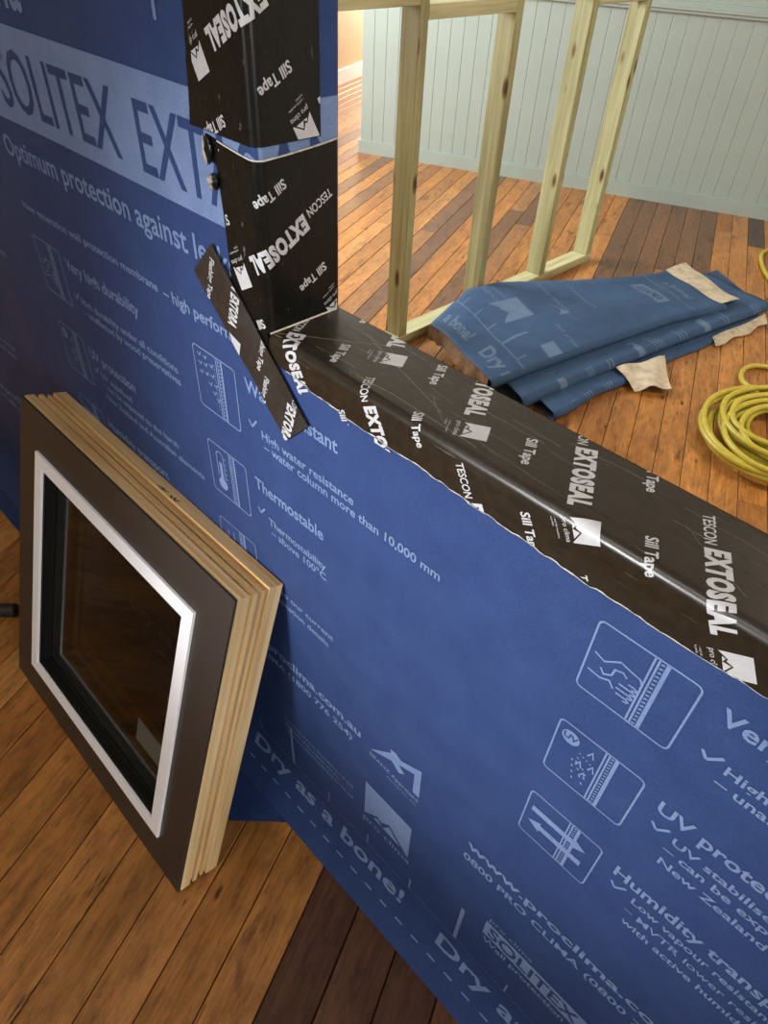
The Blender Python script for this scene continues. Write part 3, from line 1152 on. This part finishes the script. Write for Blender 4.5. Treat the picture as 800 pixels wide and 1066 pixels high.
flash = grid('flashing_strip', 24, 8, lambda a, b: flash_pt(a * FL, (b - 0.5) * FW, 0.0004 * math.sin(a * 17 + b * 5)), M['flash'], wall, 0.0009)
flash['label'] = 'short brown-black flashing strip stuck diagonally over the corner'
FMAP = lambda x, z: Vector((x, W - 0.0062, z))
FD = Vector((-0.30, -0.954))
FU = Vector((0.954, -0.30))
fclips = [(tuple(FO), tuple(-FA)), (tuple(FO + FA * FL), tuple(FA)), (tuple(FO + FB * FW / 2), tuple(FB)), (tuple(FO - FB * FW / 2), tuple(-FB))]


def ftext(tx, x, z, h, w, bold):
    print_obj('printed_text', place(text_geo(tx, h, w, bold), (x, z), FD, FU), FMAP, M['tprint'], flash, clips=fclips)


ftext('Flashing Tape', -0.7005, 1.2225, 0.0085, 0.058, 0.02)
ftext('TESCON EXTORA', -0.6475, 1.242, 0.0145, 0.098, 0.06)
ftext('Flashing Tape', -0.607, 1.164, 0.0085, 0.058, 0.02)
ftext('Flashing Tape', -0.609, 1.1055, 0.0085, 0.058, 0.02)
ftext('EXTORA', -0.5655, 1.0885, 0.0145, 0.064, 0.06)
ftext('TESCON', -0.553, 1.108, 0.009, 0.024, 0.003)
g, mt = emblem(0, 0, 0.026, 0.024)
print_obj('printed_logo', place(g, (-0.678, 1.136), tuple(FD), tuple(FU)), FMAP, M['tprint'], flash, clips=fclips)

# ---------------------------------------------------------------- timber window unit leaning on the wall
WW_, WH, WT = 0.742, 0.756, 0.0957
win = empty('window_unit', (-0.612, 0.199, 0.001), (R(-17.555), 0, R(0.186)))
tag(win, 'square timber window with charcoal outer face and white trim, leaning against the blue wall', 'window')


def member(name, prof, side, mat, parent):
    """prof: (inset from outer edge, depth) closed outline; mitred member of a rectangular frame"""
    vs_ = []
    for end in (0, 1):
        for i, y in prof:
            if side in ('top', 'bottom'):
                z = WH - i if side == 'top' else i
                x = -i if end else -WW_ + i
            else:
                x = -i if side == 'right' else -WW_ + i
                z = WH - i if end else i
            vs_.append((x, y, z))
    n = len(prof)
    bmm = bmesh.new()
    vv = [bmm.verts.new(v) for v in vs_]
    for k in range(n):
        j = (k + 1) % n
        bmm.faces.new((vv[k], vv[j], vv[n + j], vv[n + k]))
    bmm.faces.new(vv[:n])
    bmm.faces.new(vv[n:][::-1])
    bmesh.ops.recalc_face_normals(bmm, faces=bmm.faces[:])
    return bm_obj(name, bmm, mat, parent)


PW = [(0.003, -0.0895), (0.001, -0.088), (0, -0.084), (0, -0.068), (0.0035, -0.066), (0.0065, -0.066), (0.0065, -0.060), (0.001, -0.0595), (0.001, -0.051),
      (0.0095, -0.051), (0.0095, -0.042), (0.0025, -0.0415), (0.0025, -0.0355), (0.0075, -0.035), (0.0075, -0.029), (0, -0.0285), (0, -0.002), (0.002, 0), (0.10, 0), (0.102, -0.002), (0.102, -0.0895)]
for sd in ('top', 'bottom'):
    member('frame_rail', PW, sd, M['oak'], win)
for sd in ('left', 'right'):
    member('frame_stile', PW, sd, M['oak_v'], win)
PC = [(0.0, -WT + 0.0012), (0.001, -WT), (0.110, -WT), (0.110, -0.0905), (0.0, -0.0905)]
for sd in ('top', 'bottom', 'left', 'right'):
    member('cladding', PC, sd, M['clad'], win)
PT = [(0.084, -WT - 0.0002), (0.084, -WT - 0.0055), (0.0845, -WT - 0.006), (0.112, -WT - 0.006), (0.1125, -WT - 0.0055), (0.1125, -WT - 0.0002)]
for sd in ('top', 'bottom', 'left', 'right'):
    member('white_trim', PT, sd, M['white'], win)
PG = [(0.1025, -0.0895), (0.1025, -0.05), (0.122, -0.05), (0.122, -0.07), (0.1135, -0.0725), (0.1135, -0.0895)]
for sd in ('top', 'bottom', 'left', 'right'):
    member('gasket', PG, sd, M['gasket'], win)
PS = [(0.1145, -0.0685), (0.1145, -0.054), (0.1275, -0.054), (0.1275, -0.0685)]
for sd in ('top', 'bottom', 'left', 'right'):
    member('spacer_bar', PS, sd, M['silver'], win)
i = 0.114
gp = box('glass_pane', (-WW_ + i, -0.0715, i), (-i, -0.0690, WH - i), M['glass'], win)
gp2 = box('glass_pane', (-WW_ + i, -0.0535, i), (-i, -0.0505, WH - i), M['glass'], win)
PI = [(0.103, -0.049), (0.103, -0.001), (0.128, -0.001), (0.128, -0.049)]
for sd in ('top', 'bottom', 'left', 'right'):
    member('inner_bead', PI, sd, M['gasket'], win)
st = box('patch', (-0.262, -0.0545, 0.176), (-0.152, -0.05385, 0.238), M['grey_white'], win)  # thin grey-white rectangle just in front of the inner pane
st['label'] = 'small grey-white sticker on the glass'
# marker scribble on the top rail
sc_v = []
mstk = [([(-0.335, -0.026), (-0.318, -0.020), (-0.322, -0.027), (-0.306, -0.020)], False), ([(-0.296, -0.021), (-0.290, -0.026), (-0.284, -0.020), (-0.279, -0.026), (-0.272, -0.018)], False)]
gs = stroke_geo(mstk, 0.0028)
mesh_obj('marker_scribble', [(x, y, WH + 0.0004) for x, y in gs[0]], gs[1], M['ink'], win)

# ---------------------------------------------------------------- black tube behind the window's left side
bt = tag(empty('black_tube', (-1.6, 0.1, 0)), 'black rubber tube lying on the boards left of the leaning window', 'tube')
tube('tube_body', catmull([(-0.5, -0.12, 0.021), (-0.2, -0.1, 0.021), (-0.05, -0.02, 0.021), (0.016, 0.042, 0.021), (0.035, 0.062, 0.021), (0.05, 0.078, 0.021)], 6), 0.019, M['black'], bt, 12)

# ---------------------------------------------------------------- open stud frame behind the opening
SX0, SX1 = -2.025, -1.935
fr = tag(empty('stud_frame', (-1.98, 2.1, 0)), 'open frame of greenish treated-pine studs standing behind the window sill', 'stud frame')
OX, OY = -1.98, 2.1
stud_bm = box_bm((-0.045, -0.045, 0.045), (0.045, 0, 2.4), 0.0025)
stud0 = bm_obj('stud', stud_bm, M['stud'], fr)
stud0.location = (0, 2.13 - OY, 0)
for y in (0.59, 1.06, 1.595, 2.667, 3.2, 3.655):
    s_ = stud0.copy()
    link(s_, fr)
    s_.location = (0, y - OY, 0)
box('bottom_plate', (-0.045, 0.545 - OY, 0.0), (0.045, 3.655 - OY, 0.0445), M['plate'], fr, 0.0025)
box('top_plate', (-0.045, 0.545 - OY, 2.4), (0.045, 3.655 - OY, 2.445), M['plate'], fr, 0.0025)
for y0, y1, z in ((0.59, 1.015, 1.223), (1.06, 1.55, 1.223), (1.595, 2.085, 1.265), (2.13, 2.622, 1.223), (2.667, 3.155, 1.262), (3.2, 3.61, 1.223)):
    box('nog', (-0.045, y0 - OY, z), (0.045, y1 - OY, z + 0.045), M['plate'], fr, 0.002)

# ---------------------------------------------------------------- folded pile of spare membrane
pile = tag(empty('folded_membrane', (-1.45, 2.8, 0)), 'loosely folded pile of printed blue membrane with beige backing on the floorboards', 'membrane')
PO = Vector((-1.45, 2.8, 0))


def lerp_path(tab, t):
    for (a, p), (b, q) in zip(tab, tab[1:]):
        if t <= b:
            k = (t - a) / (b - a)
            k = k * k * (3 - 2 * k) * 0.4 + k * 0.6
            return Vector(p).lerp(Vector(q), k)
    return Vector(tab[-1][1])


BACK1 = [(0, (-1.83, 2.165, 0.125)), (0.16, (-1.925, 2.53, 0.15)), (0.27, (-1.885, 2.71, 0.15)), (0.5, (-1.69, 3.02, 0.14)), (0.72, (-1.545, 3.31, 0.125)), (0.86, (-1.475, 3.56, 0.105)), (1, (-1.455, 3.84, 0.09))]
FRONT1 = [(0, (-1.372, 2.02, 0.115)), (0.15, (-1.332, 2.27, 0.118)), (0.36, (-1.275, 2.62, 0.115)), (0.68, (-1.185, 3.15, 0.105)), (1, (-1.05, 3.63, 0.088))]


def layer1(u, v, off=0.0):
    """u across: 0 back edge .. 1 front crest, beyond 1 round the fold; v along"""
    b, f = lerp_path(BACK1, v), lerp_path(FRONT1, v)
    if u <= 1:
        p = b.lerp(f, u)
        p.z += 0.016 * math.sin(math.pi * u) * math.sin(3.2 * v + 0.8) + 0.008 * math.sin(7 * u + 5 * v) * u * (1 - u) * 4
        p.z += off
        return p
    r = 0.021
    a = (u - 1) * math.pi
    d = (f - b)
    d.z = 0
    d.normalize()
    c = f - Vector((0, 0, r))
    if a <= math.pi:
        return c + d * math.sin(a) * (r + off) + Vector((0, 0, math.cos(a))) * (r + off)
    return c - Vector((0, 0, r)) - d * (a - math.pi) * 0.25


NU1 = 30
us1 = lin(0, 1, 20) + [1 + i * 0.125 for i in range(1, 9)] + [2.2, 2.5]
lay_v, lay_f = [], []
nv1 = 48
for j in range(nv1 + 1):
    for u in us1:
        lay_v.append(layer1(u, j / nv1 * 0.92) - PO)
n1 = len(us1)
for j in range(nv1):
    for i in range(n1 - 1):
        a = j * n1 + i
        lay_f.append((a, a + n1, a + n1 + 1, a + 1))
top = mesh_obj('top_fold', lay_v, lay_f, M['membrane_dark'], pile, True)
md = top.modifiers.new('thickness', 'SOLIDIFY')
md.thickness, md.offset = 0.0016, -1
# beige backing showing where the far end is turned over
grid('turned_corner', 12, 8, lambda a, b: layer1(a * 1.0, 0.905 + b * 0.095, 0.004 + 0.012 * math.sin(b * 2.6) * 0.6) - PO, M['fleece'], pile, 0.002)
# brown fleece edge hanging below the near left end
grid('backing_edge', 22, 5, lambda a, b: layer1(a * 0.99, 0.0 + 0.012 * b * math.sin(8 * a), 0) - PO + Vector((0.006 * math.sin(a * 23) * b, -0.012 * b + 0.006 * math.sin(a * 31) * b, -0.001 - (0.058 + 0.01 * math.sin(a * 9) + 0.005 * math.sin(a * 40)) * b)), M['fleece_brown'], pile, 0.002)
grid('backing_edge', 22, 4, lambda a, b: Vector((-1.80 + 0.45 * a + 0.02 * b, 2.235 - 0.1 * a + 0.05 * b, 0.078 - 0.05 * b * (0.6 + 0.4 * math.sin(5 * a)))) - PO, M['fleece_brown'], pile, 0.002)


def roll_layer(name, back, front, r, tail, mat, vmax=1.0, wav=0.0):
    vs_, fs = [], []
    cols = lin(0, 1, 8) + [1 + i * 0.125 for i in range(1, 9)] + [2.3]
    nv_ = 40
    for j in range(nv_ + 1):
        v = j / nv_ * vmax
        b, f = lerp_path(back, v), lerp_path(front, v)
        d = f - b
        d.z = 0
        d.normalize()
        f = f + d * wav * math.sin(v * 21)
        rr_ = r * (1 - 0.25 * v)
        for u in cols:
            if u <= 1:
                p = b.lerp(f, u)
                p.z += 0.006 * math.sin(9 * u + 6 * v) * u * (1 - u) * 4
            else:
                a = (u - 1) * math.pi
                c = f - Vector((0, 0, rr_))
                if a <= math.pi + 1e-6:
                    p = c + d * math.sin(a) * rr_ + Vector((0, 0, math.cos(a))) * rr_
                else:
                    p = c - Vector((0, 0, rr_ * 1.0)) - d * tail
            p.z = max(p.z, 0.004)
            vs_.append(p - PO)
    n_ = len(cols)
    for j in range(nv_):
        for i_ in range(n_ - 1):
            a = j * n_ + i_
            fs.append((a, a + n_, a + n_ + 1, a + 1))
    o = mesh_obj(name, vs_, fs, mat, pile, True)
    m_ = o.modifiers.new('thickness', 'SOLIDIFY')
    m_.thickness, m_.offset = 0.0016, -1
    return o


BACK2 = [(0, (-1.72, 2.24, 0.078)), (0.5, (-1.6, 2.95, 0.082)), (1, (-1.34, 3.9, 0.06))]
FRONT2 = [(0, (-1.25, 2.075, 0.073)), (0.25, (-1.192, 2.47, 0.073)), (0.55, (-1.112, 2.98, 0.068)), (1, (-0.955, 3.78, 0.066))]
second = roll_layer('second_fold', BACK2, FRONT2, 0.028, 0.2, M['membrane_dark'])


def roll_map(back, front, r, off):
    def f(x, y):
        v = y
        b, f_ = lerp_path(back, v), lerp_path(front, v)
        d = f_ - b
        d.z = 0
        d.normalize()
        rr_ = r * (1 - 0.25 * v)
        if x <= 1:
            p = b.lerp(f_, x)
            p.z += 0.006 * math.sin(9 * x + 6 * v) * x * (1 - x) * 4 + off
            return p - PO
        a = (x - 1) * math.pi
        return f_ - Vector((0, 0, rr_)) + (d * math.sin(a) + Vector((0, 0, math.cos(a)))) * (rr_ + off) - PO
    return f


rfolds = [((0.9 + 0.05 * i, 0), (1, 0)) for i in range(14)] + [((0, 0.05 * i), (0, 1)) for i in range(1, 20)]
rp = random.Random(3)


def roll_print(back, front, r, parent, n, v0, v1):
    fm_ = roll_map(back, front, r, 0.0018)
    for i_ in range(n):
        v = v0 + (v1 - v0) * (i_ + rp.random() * 0.6) / n
        if i_ % 3 == 0:
            print_obj('printed_band', ([(0.88, v), (1.5, v), (1.5, v + 0.022), (0.88, v + 0.022)], [(0, 1, 2, 3)]), fm_, M['print_dark'], parent, rfolds)
        else:
            for k_ in range(rp.randint(2, 4)):
                print_obj('printed_line', stroke_geo([([(0.86 + rp.random() * 0.1, v + k_ * 0.013), (1.35 + rp.random() * 0.2, v + k_ * 0.013)], False)], 0.0045), fm_, M['print_dark'], parent, rfolds)


roll_print(BACK2, FRONT2, 0.028, second, 9, 0.12, 0.95)
BACK3 = [(0, (-1.6, 2.3, 0.035)), (0.5, (-1.5, 2.9, 0.035)), (1, (-1.2, 3.95, 0.03))]
FRONT3 = [(0, (-1.125, 2.13, 0.041)), (0.28, (-1.095, 2.48, 0.036)), (0.45, (-1.06, 2.82, 0.022)), (0.75, (-1.0, 3.3, 0.018)), (1, (-0.965, 3.72, 0.016))]
third = roll_layer('third_fold', BACK3, FRONT3, 0.018, 0.2, M['membrane_dark'], wav=0.008)
roll_print(BACK3, FRONT3, 0.018, third, 3, 0.08, 0.3)
# sheet corners peeping out with their pale side up
grid('turned_flap', 8, 8, lambda a, b: (Vector((-1.135, 2.62, 0.045)).lerp(Vector((-1.0, 2.565, 0.012)), b)).lerp(Vector((-1.045, 2.88, 0.042)).lerp(Vector((-0.9, 2.69, 0.008 + 0.01)), b), a) + Vector((0.004 * math.sin(a * 9) * b, 0.006 * math.sin(b * 5 + 1) * (a - 0.5), 0.014 * math.sin(math.pi * a) * b + 0.007 * math.sin(9 * a + 4 * b) + 0.006)) - PO, M['fleece'], pile, 0.002)
grid('turned_flap', 8, 4, lambda a, b: (Vector((-1.0, 3.28, 0.026)).lerp(Vector((-0.955, 3.24, 0.008)), b)).lerp(Vector((-0.93, 3.72, 0.03)).lerp(Vector((-0.89, 3.66, 0.012)), b), a) + Vector((0.01 * math.sin(13 * a) * b, 0, 0.004 * math.sin(8 * a))) - PO, M['fleece'], pile, 0.002)
grid('loose_corner', 10, 6, lambda a, b: Vector((-1.36 + 0.36 * a, 3.86 + 0.22 * b - 0.25 * a, 0.055 - 0.03 * b)) - PO, M['membrane_dark'], pile, 0.002)

# print on the top fold: u runs back to front, v along the pile
PU, PV = 0.5, 1.45


def pile_map(x, y):
    """x metres from back edge towards the crest, y metres along from the near left edge"""
    return layer1(min(x / PU, 2.0), y / PV, 0.0022) - PO


pf = [((0.05 * i, 0), (1, 0)) for i in range(1, 15)] + [((0, 0.08 * i), (0, 1)) for i in range(0, 18)]


def ptext(tx, x, y, h, w, bold=0.03):
    print_obj('printed_text', place(text_geo(tx, h, w, bold), (x, y), (1, 0)), pile_map, M['print_dark'], top, pf)


def pstroke(lines, w):
    print_obj('printed_line', stroke_geo(lines, w), pile_map, M['print_dark'], top, pf)


ptext('a bone!', 0.04, 0.055, 0.05, 0.2)
ptext('Dry as', 0.33, 0.06, 0.055, 0.24)
pstroke([([(x, 0.15) for x in lin(0.0, 0.6, 12)], False)], 0.005)
for i, x in enumerate((0.05, 0.15, 0.25, 0.355, 0.46)):
    pstroke([([(x, 0.15), (x, 0.15 + (0.15 if i == 3 else 0.05))], False)], 0.012 if i == 3 else 0.006)
eg, em = emblem(0, 0, 0.13, 0.14)
print_obj('printed_logo', place(eg, (0.14, 0.25), (1, 0)), pile_map, M['print_dark'], top, pf)
print_obj('printed_logo', ([(0.2, 0.5), (0.3, 0.56), (0.31, 0.49), (0.27, 0.53)], [(0, 1, 3), (1, 2, 3)]), pile_map, M['print_dark'], top, pf)
ptext('www.proclima.co.nz', 0.02, 0.33, 0.02, 0.22, 0.004)
ptext('0800 PRO CLIMA', 0.02, 0.29, 0.018, 0.2, 0.004)
ptext('Wall protection', 0.36, 0.42, 0.022, 0.2, 0.004)
print_obj('printed_band', ([(0.44, 0.3), (0.55, 0.3), (0.55, 0.36), (0.44, 0.36)], [(0, 1, 2, 3)]), pile_map, M['print_dark'], top, pf)
ptext('Humidity transport', 0.03, 0.55, 0.025, 0.25, 0.006)
ptext('UV protection', 0.05, 0.68, 0.022, 0.25, 0.006)
print_obj('printed_band', ([(0.1, 1.02), (0.36, 1.02), (0.36, 1.11), (0.1, 1.11)], [(0, 1, 2, 3)]), pile_map, M['print_dark'], top, pf)
print_obj('printed_text', place(text_geo('ASANA', 0.06, 0.22, 0.004), (0.12, 1.035), (1, 0)), lambda x, y: pile_map(x, y) + Vector((0, 0, 0.0012)), M['membrane_dark'], top, pf)
ptext('a bone!', 0.12, 1.2, 0.035, 0.25)
pstroke([([(x, 1.16) for x in lin(0.0, 0.5, 10)], False)], 0.005)

# ---------------------------------------------------------------- coil of yellow hose
hose = tag(empty('hose_coil', (-0.44, 2.66, 0)), 'coil of yellow rubber hose lying on the floorboards beside the folded membrane', 'hose')
rh = random.Random(21)
HO = Vector((-0.44, 2.66, 0))
pts = []
pts += [(-0.62, 4.75, 0.013), (-0.95, 4.85, 0.013), (-1.22, 4.82, 0.013), (-1.31, 4.62, 0.013), (-1.21, 4.37, 0.013), (-1.03, 4.15, 0.013), (-0.78, 4.0, 0.013), (-0.55, 3.7, 0.013), (-0.45, 3.4, 0.013),
        (-0.62, 3.28, 0.013), (-0.745, 3.2, 0.013), (-0.765, 3.1, 0.013), (-0.70, 2.97, 0.03), (-0.56, 2.93, 0.045), (-0.38, 3.0, 0.05)]
ang = R(60)
nl = 13
for kx in range(nl * 8 + 1):
    a = ang - kx / 8 * 2 * math.pi - 0.3
    lp = kx // 8
    rad = 0.165 + 0.115 * (0.5 + 0.5 * math.sin(lp * 2.4 + 0.5)) + 0.012 * math.sin(kx * 1.3)
    cx, cy = -0.43 + 0.035 * math.sin(lp * 1.9), 2.68 + 0.04 * math.cos(lp * 2.7)
    pts.append((cx + rad * math.cos(a), cy + rad * 1.12 * math.sin(a), 0.014 + 0.0075 * (nl - lp) * (1.25 - rad * 2.6) + 0.006 * math.sin(kx * 0.9) + 0.006))
tube('hose', [Vector(p) - HO for p in catmull(pts, 5)], 0.0115, M['hose'], hose, 8)
